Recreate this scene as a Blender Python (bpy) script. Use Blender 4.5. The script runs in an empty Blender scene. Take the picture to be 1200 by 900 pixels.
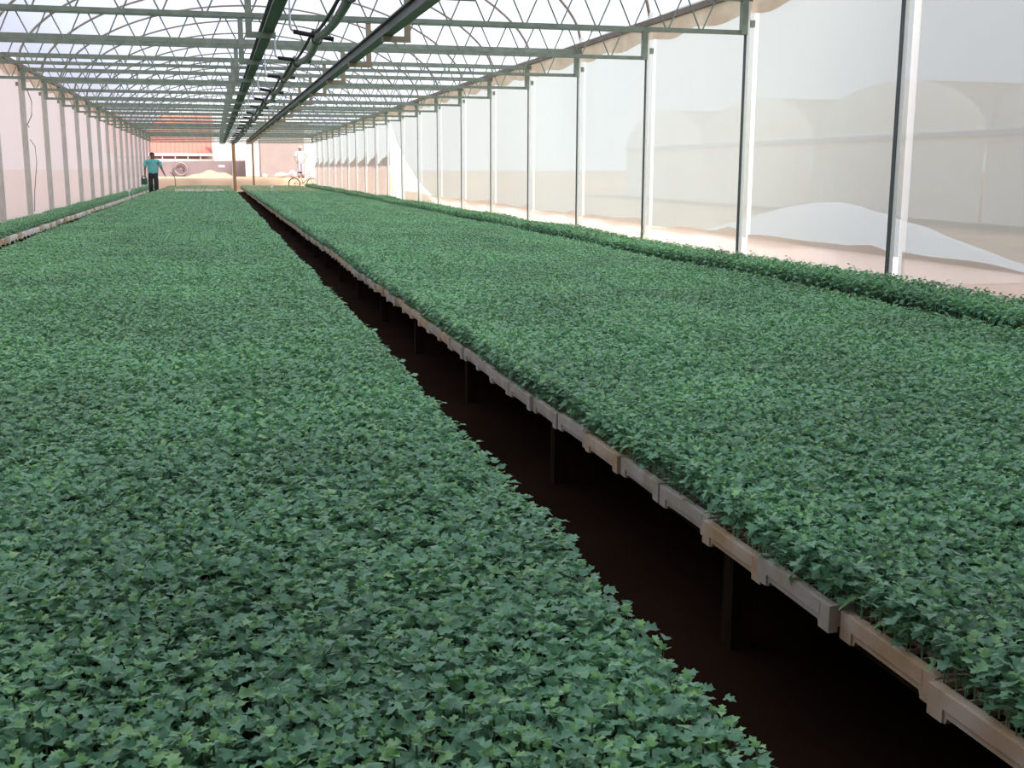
import bpy, bmesh, math, random
import numpy as np
from mathutils import Vector, Matrix, Euler

# ------------------------------------------------------------------ scene, camera, light
scene = bpy.context.scene
COL = scene.collection
F_PX, YAW, PITCH, ROLL, CAM_H = 1320.0, 0.2549, 0.1885, -0.0024, 1.5
fw = Vector((math.sin(YAW)*math.cos(PITCH), math.cos(YAW)*math.cos(PITCH), -math.sin(PITCH)))
rt = Vector((math.cos(YAW), -math.sin(YAW), 0.0))
dn = fw.cross(rt)
cr, sr = math.cos(ROLL), math.sin(ROLL)
cx, cd = cr*rt + sr*dn, -sr*rt + cr*dn
cam_d = bpy.data.cameras.new('camera')
cam_d.sensor_width = 36.0
cam_d.lens = F_PX/1200.0*36.0
cam_d.clip_end = 2000
cam = bpy.data.objects.new('camera', cam_d)
cam.matrix_world = Matrix(((cx.x, -cd.x, -fw.x, 0), (cx.y, -cd.y, -fw.y, 0), (cx.z, -cd.z, -fw.z, CAM_H), (0, 0, 0, 1)))
COL.objects.link(cam)
scene.camera = cam

SUN_DIR = Vector((0.45, -0.48, 0.75)).normalized()      # towards the sun
world = bpy.data.worlds.new('world'); scene.world = world; world.use_nodes = True
wn = world.node_tree.nodes; wl = world.node_tree.links; wn.clear()
w_out = wn.new('ShaderNodeOutputWorld'); w_bg = wn.new('ShaderNodeBackground')
w_tc = wn.new('ShaderNodeTexCoord'); w_sp = wn.new('ShaderNodeSeparateXYZ'); w_rp = wn.new('ShaderNodeValToRGB')
we = w_rp.color_ramp.elements; we[0].position = 0.0; we[0].color = (.86, .87, .92, 1); we[1].position = 1.0; we[1].color = (.52, .57, .74, 1)
wx = we.new(.30); wx.color = (.74, .77, .88, 1)
w_bg.inputs['Strength'].default_value = 1.25
wl.new(w_tc.outputs['Generated'], w_sp.inputs[0]); wl.new(w_sp.outputs['Z'], w_rp.inputs[0]); wl.new(w_rp.outputs[0], w_bg.inputs['Color']); wl.new(w_bg.outputs[0], w_out.inputs[0])
sun_d = bpy.data.lights.new('sun', 'SUN'); sun_d.energy = 3.4; sun_d.angle = 0.30; sun_d.color = (1.0, 0.965, 0.91)
sun = bpy.data.objects.new('sun', sun_d); COL.objects.link(sun)
sun.rotation_euler = SUN_DIR.to_track_quat('Z', 'Y').to_euler(); sun.location = (30, -20, 30)
scene.view_settings.view_transform = 'Standard'; scene.view_settings.look = 'None'
scene.view_settings.gamma = 1.0; scene.view_settings.use_curve_mapping = False
scene.view_settings.exposure = 0.72
scene.cycles.use_denoising = True
scene.cycles.max_bounces = 10; scene.cycles.diffuse_bounces = 5; scene.cycles.transparent_max_bounces = 24
scene.cycles.sample_clamp_indirect = 6.0

rng = random.Random(7)
nrg = np.random.default_rng(7)

# ------------------------------------------------------------------ helpers
def tag(o, label=None, cat=None, group=None, kind=None):
    if label: o['label'] = label
    if cat: o['category'] = cat
    if group: o['group'] = group
    if kind: o['kind'] = kind
    return o

def empty(name, loc=(0, 0, 0), rz=0.0):
    o = bpy.data.objects.new(name, None); o.location = loc; o.rotation_euler = (0, 0, rz)
    o.empty_display_size = 0.1
    COL.objects.link(o); return o

def obj(name, mesh, parent=None, loc=None, rot=None, scl=None):
    o = bpy.data.objects.new(name, mesh); COL.objects.link(o)
    if parent: o.parent = parent
    if loc is not None: o.location = loc
    if rot is not None: o.rotation_euler = rot
    if scl is not None: o.scale = scl
    return o

class MB:
    def __init__(s): s.v = []; s.f = []
    def add(s, vs, fs):
        n = len(s.v); s.v += [tuple(v) for v in vs]; s.f += [tuple(i+n for i in f) for f in fs]; return s
    def box(s, lo, hi):
        x0, y0, z0 = lo; x1, y1, z1 = hi
        return s.add([(x0,y0,z0),(x1,y0,z0),(x1,y1,z0),(x0,y1,z0),(x0,y0,z1),(x1,y0,z1),(x1,y1,z1),(x0,y1,z1)],
                     [(0,3,2,1),(4,5,6,7),(0,1,5,4),(1,2,6,5),(2,3,7,6),(3,0,4,7)])
    def tube(s, path, r, n=6, cap=True, closed=False):
        P = [Vector(p) for p in path]; k = len(P); rs = r if isinstance(r, (list, tuple)) else [r]*k
        vs = []; up = Vector((0, 0, 1))
        for i, p in enumerate(P):
            a = P[i-1] if (i or closed) else P[i]; b = P[(i+1) % k] if (i < k-1 or closed) else P[i]
            t = (b-a).normalized()
            u = t.cross(up)
            if u.length < 1e-3: u = t.cross(Vector((0, 1, 0)))
            u.normalize(); w = u.cross(t)
            for j in range(n):
                an = 2*math.pi*(j+.5)/n; vs.append(p + (u*math.cos(an) + w*math.sin(an))*rs[i])
        fs = []
        for i in range(k if closed else k-1):
            i2 = (i+1) % k
            for j in range(n):
                j2 = (j+1) % n; fs.append((i*n+j, i*n+j2, i2*n+j2, i2*n+j))
        if cap and not closed:
            fs.append(tuple(range(n-1, -1, -1))); fs.append(tuple((k-1)*n+j for j in range(n)))
        return s.add(vs, fs)
    def grid(s, fn, nu, nv):
        vs = [fn(u/nu, v/nv) for v in range(nv+1) for u in range(nu+1)]
        fs = [(v*(nu+1)+u, v*(nu+1)+u+1, (v+1)*(nu+1)+u+1, (v+1)*(nu+1)+u) for v in range(nv) for u in range(nu)]
        return s.add(vs, fs)
    def blob(s, c, r, nu=10, nv=6):
        vs = []
        for i in range(nv+1):
            th = math.pi*i/nv
            for j in range(nu):
                ph = 2*math.pi*j/nu
                vs.append((c[0]+r[0]*math.sin(th)*math.cos(ph), c[1]+r[1]*math.sin(th)*math.sin(ph), c[2]+r[2]*math.cos(th)))
        fs = [(i*nu+j, (i+1)*nu+j, (i+1)*nu+(j+1) % nu, i*nu+(j+1) % nu) for i in range(nv) for j in range(nu)]
        return s.add(vs, fs)
    def mesh(s, name, m, smooth=False):
        me = bpy.data.meshes.new(name); me.from_pydata(s.v, [], s.f); me.materials.append(m)
        if smooth: me.polygons.foreach_set('use_smooth', [True]*len(me.polygons))
        me.update(); return me
    def build(s, name, m, parent=None, smooth=False, **k):
        return obj(name, s.mesh(name, m, smooth), parent, **k)

def bevel(o, w, seg=2):
    md = o.modifiers.new('bevel', 'BEVEL'); md.width = w; md.segments = seg; md.limit_method = 'ANGLE'
    return o

ORD = ['first','second','third','fourth','fifth','sixth','seventh','eighth','ninth','tenth','eleventh','twelfth','thirteenth','fourteenth',
       'fifteenth','sixteenth','seventeenth','eighteenth','nineteenth','twentieth','twenty-first','twenty-second','twenty-third','twenty-fourth']

# ------------------------------------------------------------------ materials
def new_mat(name):
    m = bpy.data.materials.new(name); m.use_nodes = True
    nt = m.node_tree; nt.nodes.clear(); out = nt.nodes.new('ShaderNodeOutputMaterial')
    return m, nt, out

def mat(name, c, rough=0.7, c2=None, scale=6.0, metal=0.0, bump=0.0, detail=4.0, spec=0.4, stretch=None, rnd=0.0):
    m, nt, out = new_mat(name); N = nt.nodes; Lk = nt.links
    b = N.new('ShaderNodeBsdfPrincipled'); Lk.new(b.outputs[0], out.inputs[0])
    b.inputs['Roughness'].default_value = rough; b.inputs['Metallic'].default_value = metal
    b.inputs['Specular IOR Level'].default_value = spec
    c2 = c2 or tuple(x*0.75 for x in c)
    tc = N.new('ShaderNodeTexCoord'); nz = N.new('ShaderNodeTexNoise'); nz.inputs['Scale'].default_value = scale; nz.inputs['Detail'].default_value = detail
    src = tc.outputs['Object']
    if stretch:
        mp = N.new('ShaderNodeMapping'); mp.inputs['Scale'].default_value = stretch; Lk.new(src, mp.inputs[0]); src = mp.outputs[0]
    if rnd:
        oi = N.new('ShaderNodeObjectInfo'); ad = N.new('ShaderNodeVectorMath'); ad.operation = 'ADD'
        cb = N.new('ShaderNodeCombineXYZ'); mu = N.new('ShaderNodeMath'); mu.operation = 'MULTIPLY'; mu.inputs[1].default_value = 37.0
        Lk.new(oi.outputs['Random'], mu.inputs[0]); Lk.new(mu.outputs[0], cb.inputs[0]); Lk.new(mu.outputs[0], cb.inputs[1])
        Lk.new(src, ad.inputs[0]); Lk.new(cb.outputs[0], ad.inputs[1]); src = ad.outputs[0]
    Lk.new(src, nz.inputs['Vector'])
    rp = N.new('ShaderNodeValToRGB'); rp.color_ramp.elements[0].position = 0.35; rp.color_ramp.elements[1].position = 0.65
    rp.color_ramp.elements[0].color = (*c2, 1); rp.color_ramp.elements[1].color = (*c, 1)
    Lk.new(nz.outputs[0], rp.inputs[0]); Lk.new(rp.outputs[0], b.inputs['Base Color'])
    if bump:
        bp = N.new('ShaderNodeBump'); bp.inputs['Strength'].default_value = bump; bp.inputs['Distance'].default_value = 0.02
        Lk.new(nz.outputs[0], bp.inputs['Height']); Lk.new(bp.outputs[0], b.inputs['Normal'])
    return m

def film(name, c, c2, clear=0.15, refl=0.25, scale=0.7, stretch=(1, 1, 1), wrinkle=0.25):
    """translucent greenhouse plastic: scatters most light, lets some straight through"""
    m, nt, out = new_mat(name); N = nt.nodes; Lk = nt.links
    tc = N.new('ShaderNodeTexCoord'); mp = N.new('ShaderNodeMapping'); mp.inputs['Scale'].default_value = stretch
    nz = N.new('ShaderNodeTexNoise'); nz.inputs['Scale'].default_value = scale; nz.inputs['Detail'].default_value = 5
    rp = N.new('ShaderNodeValToRGB'); rp.color_ramp.elements[0].position = .3; rp.color_ramp.elements[1].position = .7
    rp.color_ramp.elements[0].color = (*c2, 1); rp.color_ramp.elements[1].color = (*c, 1)
    Lk.new(tc.outputs['Object'], mp.inputs[0]); Lk.new(mp.outputs[0], nz.inputs['Vector']); Lk.new(nz.outputs[0], rp.inputs[0])
    nw = N.new('ShaderNodeTexNoise'); nw.inputs['Scale'].default_value = 3.0; nw.inputs['Detail'].default_value = 3; nw.inputs['Distortion'].default_value = 1.5
    Lk.new(mp.outputs[0], nw.inputs['Vector'])
    bp = N.new('ShaderNodeBump'); bp.inputs['Strength'].default_value = wrinkle; bp.inputs['Distance'].default_value = .05
    Lk.new(nw.outputs[0], bp.inputs['Height'])
    tr = N.new('ShaderNodeBsdfTranslucent'); df = N.new('ShaderNodeBsdfDiffuse'); tp = N.new('ShaderNodeBsdfTransparent')
    for sh in (tr, df): Lk.new(rp.outputs[0], sh.inputs['Color']); Lk.new(bp.outputs[0], sh.inputs['Normal'])
    m1 = N.new('ShaderNodeMixShader'); m1.inputs[0].default_value = refl; Lk.new(tr.outputs[0], m1.inputs[1]); Lk.new(df.outputs[0], m1.inputs[2])
    m2 = N.new('ShaderNodeMixShader'); m2.inputs[0].default_value = clear; Lk.new(m1.outputs[0], m2.inputs[1]); Lk.new(tp.outputs[0], m2.inputs[2])
    Lk.new(m2.outputs[0], out.inputs[0]); return m

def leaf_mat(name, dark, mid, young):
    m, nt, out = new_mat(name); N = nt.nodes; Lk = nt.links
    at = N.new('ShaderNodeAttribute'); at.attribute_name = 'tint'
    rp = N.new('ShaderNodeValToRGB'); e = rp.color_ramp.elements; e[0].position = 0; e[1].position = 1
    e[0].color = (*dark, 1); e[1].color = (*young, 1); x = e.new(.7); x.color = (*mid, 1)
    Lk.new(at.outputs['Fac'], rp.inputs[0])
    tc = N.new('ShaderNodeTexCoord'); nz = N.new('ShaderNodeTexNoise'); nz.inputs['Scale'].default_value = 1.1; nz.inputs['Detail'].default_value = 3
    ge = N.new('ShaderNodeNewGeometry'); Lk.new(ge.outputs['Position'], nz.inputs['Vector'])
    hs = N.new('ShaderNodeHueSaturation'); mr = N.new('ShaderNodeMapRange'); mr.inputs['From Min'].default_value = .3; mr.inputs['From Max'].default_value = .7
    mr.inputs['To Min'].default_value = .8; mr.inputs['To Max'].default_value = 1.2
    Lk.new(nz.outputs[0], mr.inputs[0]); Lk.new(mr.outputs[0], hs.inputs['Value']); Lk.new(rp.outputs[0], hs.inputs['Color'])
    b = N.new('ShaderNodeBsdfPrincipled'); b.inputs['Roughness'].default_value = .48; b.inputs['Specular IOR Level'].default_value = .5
    b.inputs['Sheen Weight'].default_value = .75; b.inputs['Sheen Roughness'].default_value = .4; b.inputs['Sheen Tint'].default_value = (.90, 1, .82, 1)  # strong pale sheen lightens the far canopy in place of haze
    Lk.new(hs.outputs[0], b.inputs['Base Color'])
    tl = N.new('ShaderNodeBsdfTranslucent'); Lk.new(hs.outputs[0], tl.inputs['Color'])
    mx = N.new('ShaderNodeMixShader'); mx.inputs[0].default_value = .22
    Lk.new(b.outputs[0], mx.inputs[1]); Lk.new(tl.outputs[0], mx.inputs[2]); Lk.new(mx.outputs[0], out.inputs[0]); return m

M = {}
M['soil'] = mat('shaded_dark_earth', (.034, .017, .009), 1.0, (.022, .011, .006), 1.3, bump=.6, detail=8, spec=.02)  # kept very dark so the aisle's shade is in the colour
M['sand'] = mat('pale_orange_earth', (.62, .43, .28), .95, (.5, .33, .2), .6, bump=.4, detail=8)
M['film_wall'] = film('wall_film', (.43, .48, .45), (.39, .43, .41), .15, .28, .5, (1, .5, .25))
M['film_left'] = film('dusty_pinkish_film', (.70, .62, .60), (.64, .56, .55), .10, .28, .5, (1, .5, .25))
M['film_roof'] = film('roof_film', (.55, .575, .665), (.49, .51, .59), .12, .25, .35, (1, .4, 1))
M['film_skirt'] = film('soil_stained_film', (.93, .79, .69), (.84, .70, .60), .06, .25, 1.2)
M['film_skirt2'] = film('brown_shade_film', (.60, .50, .44), (.52, .43, .38), .04, .35, 1.0)
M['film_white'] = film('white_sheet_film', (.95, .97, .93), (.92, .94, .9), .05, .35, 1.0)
M['valance'] = film('stained_valance_film', (.78, .66, .52), (.60, .46, .34), .05, .35, 1.6, (1, 1, 2))
M['green_steel'] = mat('green_grey_painted_steel', (.25, .29, .225), .55, (.19, .225, .17), 9, metal=.1, bump=.05)
M['rust'] = mat('rusty_painted_steel', (.32, .27, .18), .6, (.27, .20, .12), 7)
M['arch'] = mat('brownish_galvanised_pipe', (.34, .29, .22), .55, (.27, .22, .16), 5, metal=.2)
M['eave'] = mat('brown_eave_channel', (.22, .17, .13), .6, (.16, .12, .09), 4)
M['rail'] = mat('dark_grey_green_rail', (.115, .13, .115), .5, (.085, .1, .085), 8, metal=.3)
M['post_white'] = mat('whitewashed_post', (.92, .93, .90), .6, (.86, .87, .82), 5)
M['post_grey'] = mat('weathered_grey_post', (.60, .57, .52), .7, (.48, .46, .42), 6, stretch=(3, 3, .6))
M['dark_steel'] = mat('dark_steel_edge', (.10, .115, .11), .5, None, 6, metal=.2)
M['hose'] = mat('grey_green_hose', (.17, .20, .18), .45, (.13, .16, .145), 6)
M['black'] = mat('black_rubber', (.02, .02, .02), .6, None, 6)
M['white'] = mat('white_plastic', (.92, .92, .90), .5, (.86, .86, .84), 5)
M['wood'] = mat('orange_brown_wood', (.45, .24, .10), .8, (.33, .17, .07), 8, stretch=(6, 6, .6), bump=.2)
M['bench_wood'] = mat('dark_bench_wood', (.055, .033, .02), .85, (.035, .022, .013), 8, spec=.03, stretch=(6, 6, .6), bump=.2)
M['tray_w'] = mat('old_white_polystyrene', (.70, .60, .45), .85, (.56, .38, .20), 7, bump=.25, detail=6, rnd=1)
M['tray_g'] = mat('grey_polystyrene', (.60, .58, .50), .85, (.46, .40, .29), 9, bump=.25, detail=6, rnd=1)
M['tray_white'] = mat('clean_white_polystyrene', (.92, .89, .82), .85, (.84, .74, .58), 6, bump=.2, rnd=1)
M['substrate'] = mat('dark_substrate', (.035, .026, .02), .95, None, 30)
M['leaf'] = leaf_mat('seedling_leaf', (.10, .27, .14), (.20, .465, .24), (.31, .60, .19))
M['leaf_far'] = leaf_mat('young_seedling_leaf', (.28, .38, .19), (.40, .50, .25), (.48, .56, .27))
M['stem'] = mat('seedling_stem', (.12, .26, .10), .6, (.16, .16, .09), 20)

# ------------------------------------------------------------------ layout constants (world units)
XR, XL, ZL, ZU, Y1, S = 5.547, -3.36, 2.924, 3.277, 11.394, 2.8914
XM = (XR+XL)/2; HW = (XR-XL)/2
TY = [Y1+S*k for k in range(-5, 20)]          # truss / post lines, k = -5 .. 19
YA, YB = TY[0]-.2, TY[-1]
TT = 0.45                                     # tray top height
def ground(y): return max(0, .004*y)

# ------------------------------------------------------------------ structure: ground
g = MB(); g.add([(-220, -60, -.02), (220, -60, -.02), (220, 0, -.02), (-220, 0, -.02), (220, 67.9, .25), (-220, 67.9, .25)], [(0, 1, 2, 3), (3, 2, 4, 5)])
tag(g.build('ground', M['sand']), 'pale earth ground around the greenhouse', None, None, 'structure')
g = MB(); g.add([(XL-.15, -5, 0), (XR+.15, -5, 0), (XR+.15, 0, 0), (XL-.15, 0, 0), (XR+.15, 62.5, .27), (XL-.15, 62.5, .27)], [(0, 1, 2, 3), (3, 2, 4, 5)])  # stops short so pale earth stands in for sunlight at the aisle end
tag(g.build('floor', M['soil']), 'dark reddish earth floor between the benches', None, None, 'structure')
g = MB()
def bankf(u, v):
    ys = [67.85, 68.1, 68.35, 68.6, 72, 80, 100, 160, 400]; zs = [.2, .45, .75, .93, .96, .97, .98, 1.0, 1.0]
    i = int(round(v*8)); x = -200+400*u
    return (x, ys[i]+.05*math.sin(x*2.3)*(i < 4), zs[i]+.02*math.sin(x*1.7+i))
g.grid(bankf, 120, 8)
tag(g.build('ground', M['sand'], smooth=True), 'sunlit orange earth bank beyond the open end', None, None, 'structure')

# ------------------------------------------------------------------ structure: film walls, roof
def arch_z(x):
    d = min(1.0, abs(x-XM)/HW)
    el = math.sqrt(max(0, 1-d*d)); R = 6.27; ci = (math.sqrt(R*R-(d*4.45)**2)-math.sqrt(R*R-4.45**2))/(R-math.sqrt(R*R-4.45**2))
    return 3.45+1.86*(.7*el+.3*ci)

def wavy_panel(x, y0, y1, z0, z1, m, name, parent, amp=.018, nu=10, nv=6, top=None, seed=0, bot=None):
    r = random.Random(seed); p1, p2 = r.random()*6, r.random()*6
    b = MB()
    def fn(u, v):
        zt = z1 if top is None else top(u)
        zb = z0 if bot is None else max(z0, bot(y0+(y1-y0)*u))
        z = zb+(zt-zb)*v
        return (x+amp*math.sin(u*7+p1+2*v)*math.sin(math.pi*u)+amp*.5*math.sin(v*5+p2)*math.sin(math.pi*u), y0+(y1-y0)*u, z)
    b.grid(fn, nu, nv); return b.build(name, m, parent, smooth=True)

DRAPE_Y = [29.5, 31.6, 34.5, 36.4, 37.2]; DRAPE_Z = [.7, 1.05, 1.8, 2.6, 2.95]
wall_r = tag(empty('wall_right', (XR+.07, 0, 0)), 'white translucent plastic film wall between the slim white posts', None, None, 'structure')
wall_l = tag(empty('wall_left', (XL-.09, 0, 0)), 'pinkish white plastic film wall beside the narrow bed', None, None, 'structure')
ceil = tag(empty('ceiling', (0, 0, 3.4)), 'arched translucent plastic film roof over the trusses', None, None, 'structure')
for i in range(len(TY)-1):
    y0, y1 = TY[i], TY[i+1]; k = i-5
    wavy_panel(0, y0, y1-.10, .765 if k < 9 else 1.60, 3.45, M['film_wall'], 'film_panel', wall_r, seed=i, bot=(lambda y: float(np.interp(y, DRAPE_Y, DRAPE_Z))-.01) if 5 < k < 9 else None, nu=30 if 5 < k < 9 else 10)
    MB().grid(lambda u, v: (-.002, y1-.105+.10*u, .5+2.95*v), 1, 6).build('added_bright_strip', M['film_white'], wall_r)  # added brighter film strip standing in for the lit white band beside each post
    wavy_panel(0, y0, y1, -.05, 3.45, M['film_left'], 'film_panel', wall_l, amp=.03, seed=100+i)
    r = random.Random(50+i); a, c = r.uniform(0, 6), r.uniform(.02, .05)
    if k < 8:
        base = .80+r.uniform(-.02, .03)
        tp = (lambda base, a, c: lambda u: base+c*.6*math.sin(u*4+a)+c*.3*math.sin(u*11+2*a)+.05*max(0, .15-abs(u-.12))/.15)(base, a, c)
        wavy_panel(-.03, y0+.03, y1-.10, -.05, 1, M['film_skirt'], 'skirt_panel', wall_r, .006, 24, 2, tp, seed=200+i)
    elif k > 8:
        tp = (lambda a: lambda u: 1.70+.33*(1-u)**1.2+.10*math.exp(-((u-.12)/.12)**2)-.12*math.exp(-((u)/.04)**2)+.03*math.sin(u*9+a))(a)
        wavy_panel(-.03, y0+.03, y1-.10, -.05, 1, M['film_skirt2'], 'skirt_panel', wall_r, .012, 24, 2, tp, seed=200+i)
    # stained valance hanging under the eave
    for (w, sx) in ((wall_r, -1), (wall_l, 1)):
        b = MB(); ph = r.uniform(0, 6)
        b.grid(lambda u, v: (sx*(.055+.02*math.sin(u*9+ph)*v), y0+(y1-y0)*u, 3.36-v*(.24+.03*math.sin(u*13+ph))), 14, 2)
        b.build('valance', M['valance'], w, smooth=True)
    # roof film bay
    b = MB(); n = 30
    def rf(u, v):
        x = XM-HW-.08+(2*HW+.16)*u; sag = .05*math.sin(math.pi*v)*(1+.3*math.sin(x*3+i))
        return (x, y0+(y1-y0)*v, arch_z(min(max(x, XL), XR))+.045-sag-3.4)
    b.grid(rf, n, 6); b.build('roof_panel', M['film_roof'], ceil, smooth=True)
# unseen solid masses added behind and beside the near end to shade it
HY = -.7
hh = tag(empty('back_shade_block', (0, HY, 0)), 'unseen solid mass closing the near end, added to shade the foreground', None, None, 'structure')
hm = mat('grey_render', (.35, .33, .30), .9, (.27, .25, .23), 1.5)
MB().box((-12, -6, -.1), (16, 0, 9.5)).build('masonry', hm, hh)
MB().box((XL-.1, -.02, -.1), (XR+.1, .06, 3.4)).build('gable_board', hm, hh)
MB().box((9, -4, -.1), (16, 5.5-HY, 8.5)).build('side_shade_block', hm, hh)  # out of view, added to keep sun off the near wall
for sx, x in ((1, XR+.02), (-1, XL-.06)):
    tag(MB().box((x-.06, YA, -.1), (x+.06, YB, .52)).build('baseboard_right' if sx > 0 else 'baseboard_left', hm), 'low masonry kerb at the foot of the film wall', None, None, 'structure')

# ------------------------------------------------------------------ posts
def post(x, y, k, side):
    right = side == 'right'
    t = empty('wall_post', (x, y, 0))
    n = k+2
    w = .065 if right else .10
    sh = MB().box((-.03 if right else -w/2, -.025, -.1), (.012 if right else w/2, .025, 3.28)).build('shaft', M['post_white'] if right else M['post_grey'], t)
    bevel(sh, .006, 1)
    if right:
        MB().box((-.036, -.024, -.1), (-.030, .026, 3.28)).build('shaded_face_strip', M['dark_steel'], t)  # shade on the post's aisle side, laid on as a dark strip
        MB().box((.012, -.03, 2.98), (.065, .03, 3.05)).build('film_clip', M['green_steel'], t)
        MB().box((.012, -.03, 3.24), (.065, .03, 3.31)).build('film_clip', M['green_steel'], t)
    else:
        MB().box((-.10, -.03, 2.98), (-w/2, .03, 3.05)).build('film_clip', M['green_steel'], t)
        MB().box((-.10, -.03, 3.24), (-w/2, .03, 3.31)).build('film_clip', M['green_steel'], t)
    sx = 1 if right else -1
    MB().box((-.03+.02*sx, -.025, 3.28), (.03+.02*sx, .025, 3.49)).build('arch_socket', M['post_white'] if right else M['post_grey'], t)
    return t
nr = nl = 0
for i, y in enumerate(TY):
    k = i-5
    if k >= -2:
        t = post(XR, y, k, 'right'); j = k+1
        if k == -2: lb = 'slim white wall post nearest the camera along the bright film wall'
        elif j < 22: lb = f'slim white wall post on the bright film wall, {ORD[j]} from the front'
        tag(t, lb, 'post', 'posts of the bright film wall')
    if k >= 2:
        t = post(XL, y, k, 'left')
        tag(t, f'weathered grey wall post on the pinkish film wall, {ORD[k-2]} from the front', 'post', 'posts of the pinkish film wall')

# ------------------------------------------------------------------ trusses
m_up = MB().box((XL-.03, -.03, ZU-.035), (XR+.06, .03, ZU+.035)).mesh('upper_chord', M['green_steel'])
m_lo = MB().box((XL+.02, -.024, ZL-.022), (XR-.02, .024, ZL+.022)).mesh('lower_chord', M['green_steel'])
m_el = MB().box((-.035, -.032, ZL-.022), (.035, .032, ZU-.03)).mesh('end_plate', M['green_steel'])
PV = .386; NV = 23
hv = (ZU-ZL)
m_rod = MB().tube([(-PV/2+.035, 0, hv-.03), (-.02, 0, .025), (-.008, 0, .008), (.008, 0, .008), (.02, 0, .025), (PV/2-.035, 0, hv-.03)], .0085, 5).mesh('web_rod', M['green_steel'])
def bracket_mesh(sx):
    b = MB(); b.box((-.03, -.02, 2.72), (.03, .02, ZU-.03)); b.box((min(.03*sx, .25*sx), -.02, 2.72), (max(.03*sx, .25*sx), .02, 2.775)); return b.mesh('rail_bracket', M['rust'] if sx < 0 else M['green_steel'])
m_bl, m_br = bracket_mesh(1), bracket_mesh(-1)
for i, y in enumerate(TY):
    k = i-5
    if k < -2: continue
    t = empty('roof_truss', (0, y, 0))
    lb = ('green-grey steel lattice truss nearest the camera, carrying the rails' if k == -2 else
          f'green-grey steel lattice truss spanning the roof, {ORD[k+1]} from the front' if k < 19 else 'green-grey steel lattice truss over the open far end')
    tag(t, lb, 'truss', 'lattice trusses across the roof')
    obj('upper_chord', m_up, t); obj('lower_chord', m_lo, t)
    obj('end_plate', m_el, t, (XL+.045, 0, 0)); obj('end_plate', m_el, t, (XR-.055, 0, 0))
    x0 = XL+.09+PV/2-.02
    if k <= 7:
        for j in range(NV-1): obj('web_rod', m_rod, t, (x0+PV*j+.02*rng.uniform(-1, 1), 0, ZL))
    else:
        b = MB()
        for j in range(NV-1):
            x = x0+PV*j; b.tube([(x-PV/2+.035, 0, ZU-.03), (x, 0, ZL+.01), (x+PV/2-.035, 0, ZU-.03)], .0085, 4)
        tag(b.build('web', M['green_steel'], t), None, None, None, 'stuff')
    if k <= 17:
        obj('rail_bracket', m_bl, t, (.38, 0, 0)); obj('rail_bracket', m_br, t, (1.90, 0, 0))

# ------------------------------------------------------------------ arches and eave beams
ap = []
for j in range(41):
    a = math.pi*j/40; x = XM-math.cos(a)*(HW+.02); ap.append((x, 0, arch_z(x)))
m_arch = MB().tube(ap, .021, 7).mesh('roof_arch', M['arch'], True)
for i, y in enumerate(TY):
    k = i-5
    if k < -2: continue
    tag(obj('roof_arch', m_arch, None, (0, y, 0)), f'brownish bent pipe arch holding up the roof film, {ORD[k+2]} from the front', 'arch', 'pipe arches under the roof film')
for x, lb in ((XR+.0, 'long brown eave channel running along the top of the bright film wall'), (XL-.02, 'long brown eave channel running along the top of the pinkish film wall')):
    b = MB().box((x-.03, YA, 3.33), (x+.03, YB+.1, 3.40)); tag(b.build('eave_beam', M['eave']), lb, 'beam')

# ------------------------------------------------------------------ irrigation rails, hose, hangers
def rail(x, lb):
    t = empty('boom_rail', (x, 0, 2.78)); tag(t, lb, 'rail', 'irrigation boom rails')
    MB().box((-.02, 4.5, .0), (.02, 60.3, .115)).build('web_plate', M['rail'], t)
    MB().box((-.052, 4.5, -.003), (.052, 60.3, .014)).build('bottom_flange', M['rail'], t)
    MB().box((-.052, 4.5, .10), (.052, 60.3, .115)).build('top_flange', M['rail'], t)
rail(.56, 'dark steel rail over the aisle on rusty brackets, with white hooks beside it')
rail(1.70, 'dark thick steel rail crossing the roof diagonally above the tray bench')
YH = [8.3+2.62*j for j in range(20)]
wire = MB().tube([(.735, 5, 3.44), (.735, 60, 3.44)], .006, 5)
tag(wire.build('hanger_wire', M['dark_steel']), 'thin steel wire carrying the white hose hooks', 'wire')
pts, pts2 = [], []
for j, y in enumerate(YH):
    for q in range(10):
        u = q/10; yy = y+2.62*u
        if yy > YH[-1]: break
        sg = 4*u*(1-u); sw = math.sin(j*2.1)*.03
        pts.append((.985+sw*sg, yy, 2.70-.055*sg)); pts2.append((.95-.05*sg, yy, 2.755-.12*sg-.0))
tag(MB().tube(pts, .036, 8).build('irrigation_hose', M['hose'], smooth=True), 'thick grey-green hose looping between the black crossbars', 'hose')
tag(MB().tube(pts2, .014, 6).build('power_cable', M['black'], smooth=True), 'thin black cable sagging beside the grey-green hose', 'cable')
m_hook = MB().tube([(0, 0, .70), (.012, 0, .715), (.02, 0, .70), (.004, 0, .66), (0, 0, .05), (.012, 0, .015), (.035, 0, 0)], .013, 6).mesh('hook_rod', M['white'], True)
m_bar = MB().tube([(.03, 0, 0), (.40, 0, 0)], .022, 8).mesh('crossbar', M['black'], True)
b = MB()
b.tube([(.25+.045*math.cos(a*math.pi/4), 0, -.03+.045*math.sin(a*math.pi/4)) for a in range(8)], .01, 5, closed=True)
m_clamp = b.mesh('hose_clamp', M['dark_steel'], True)
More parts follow.
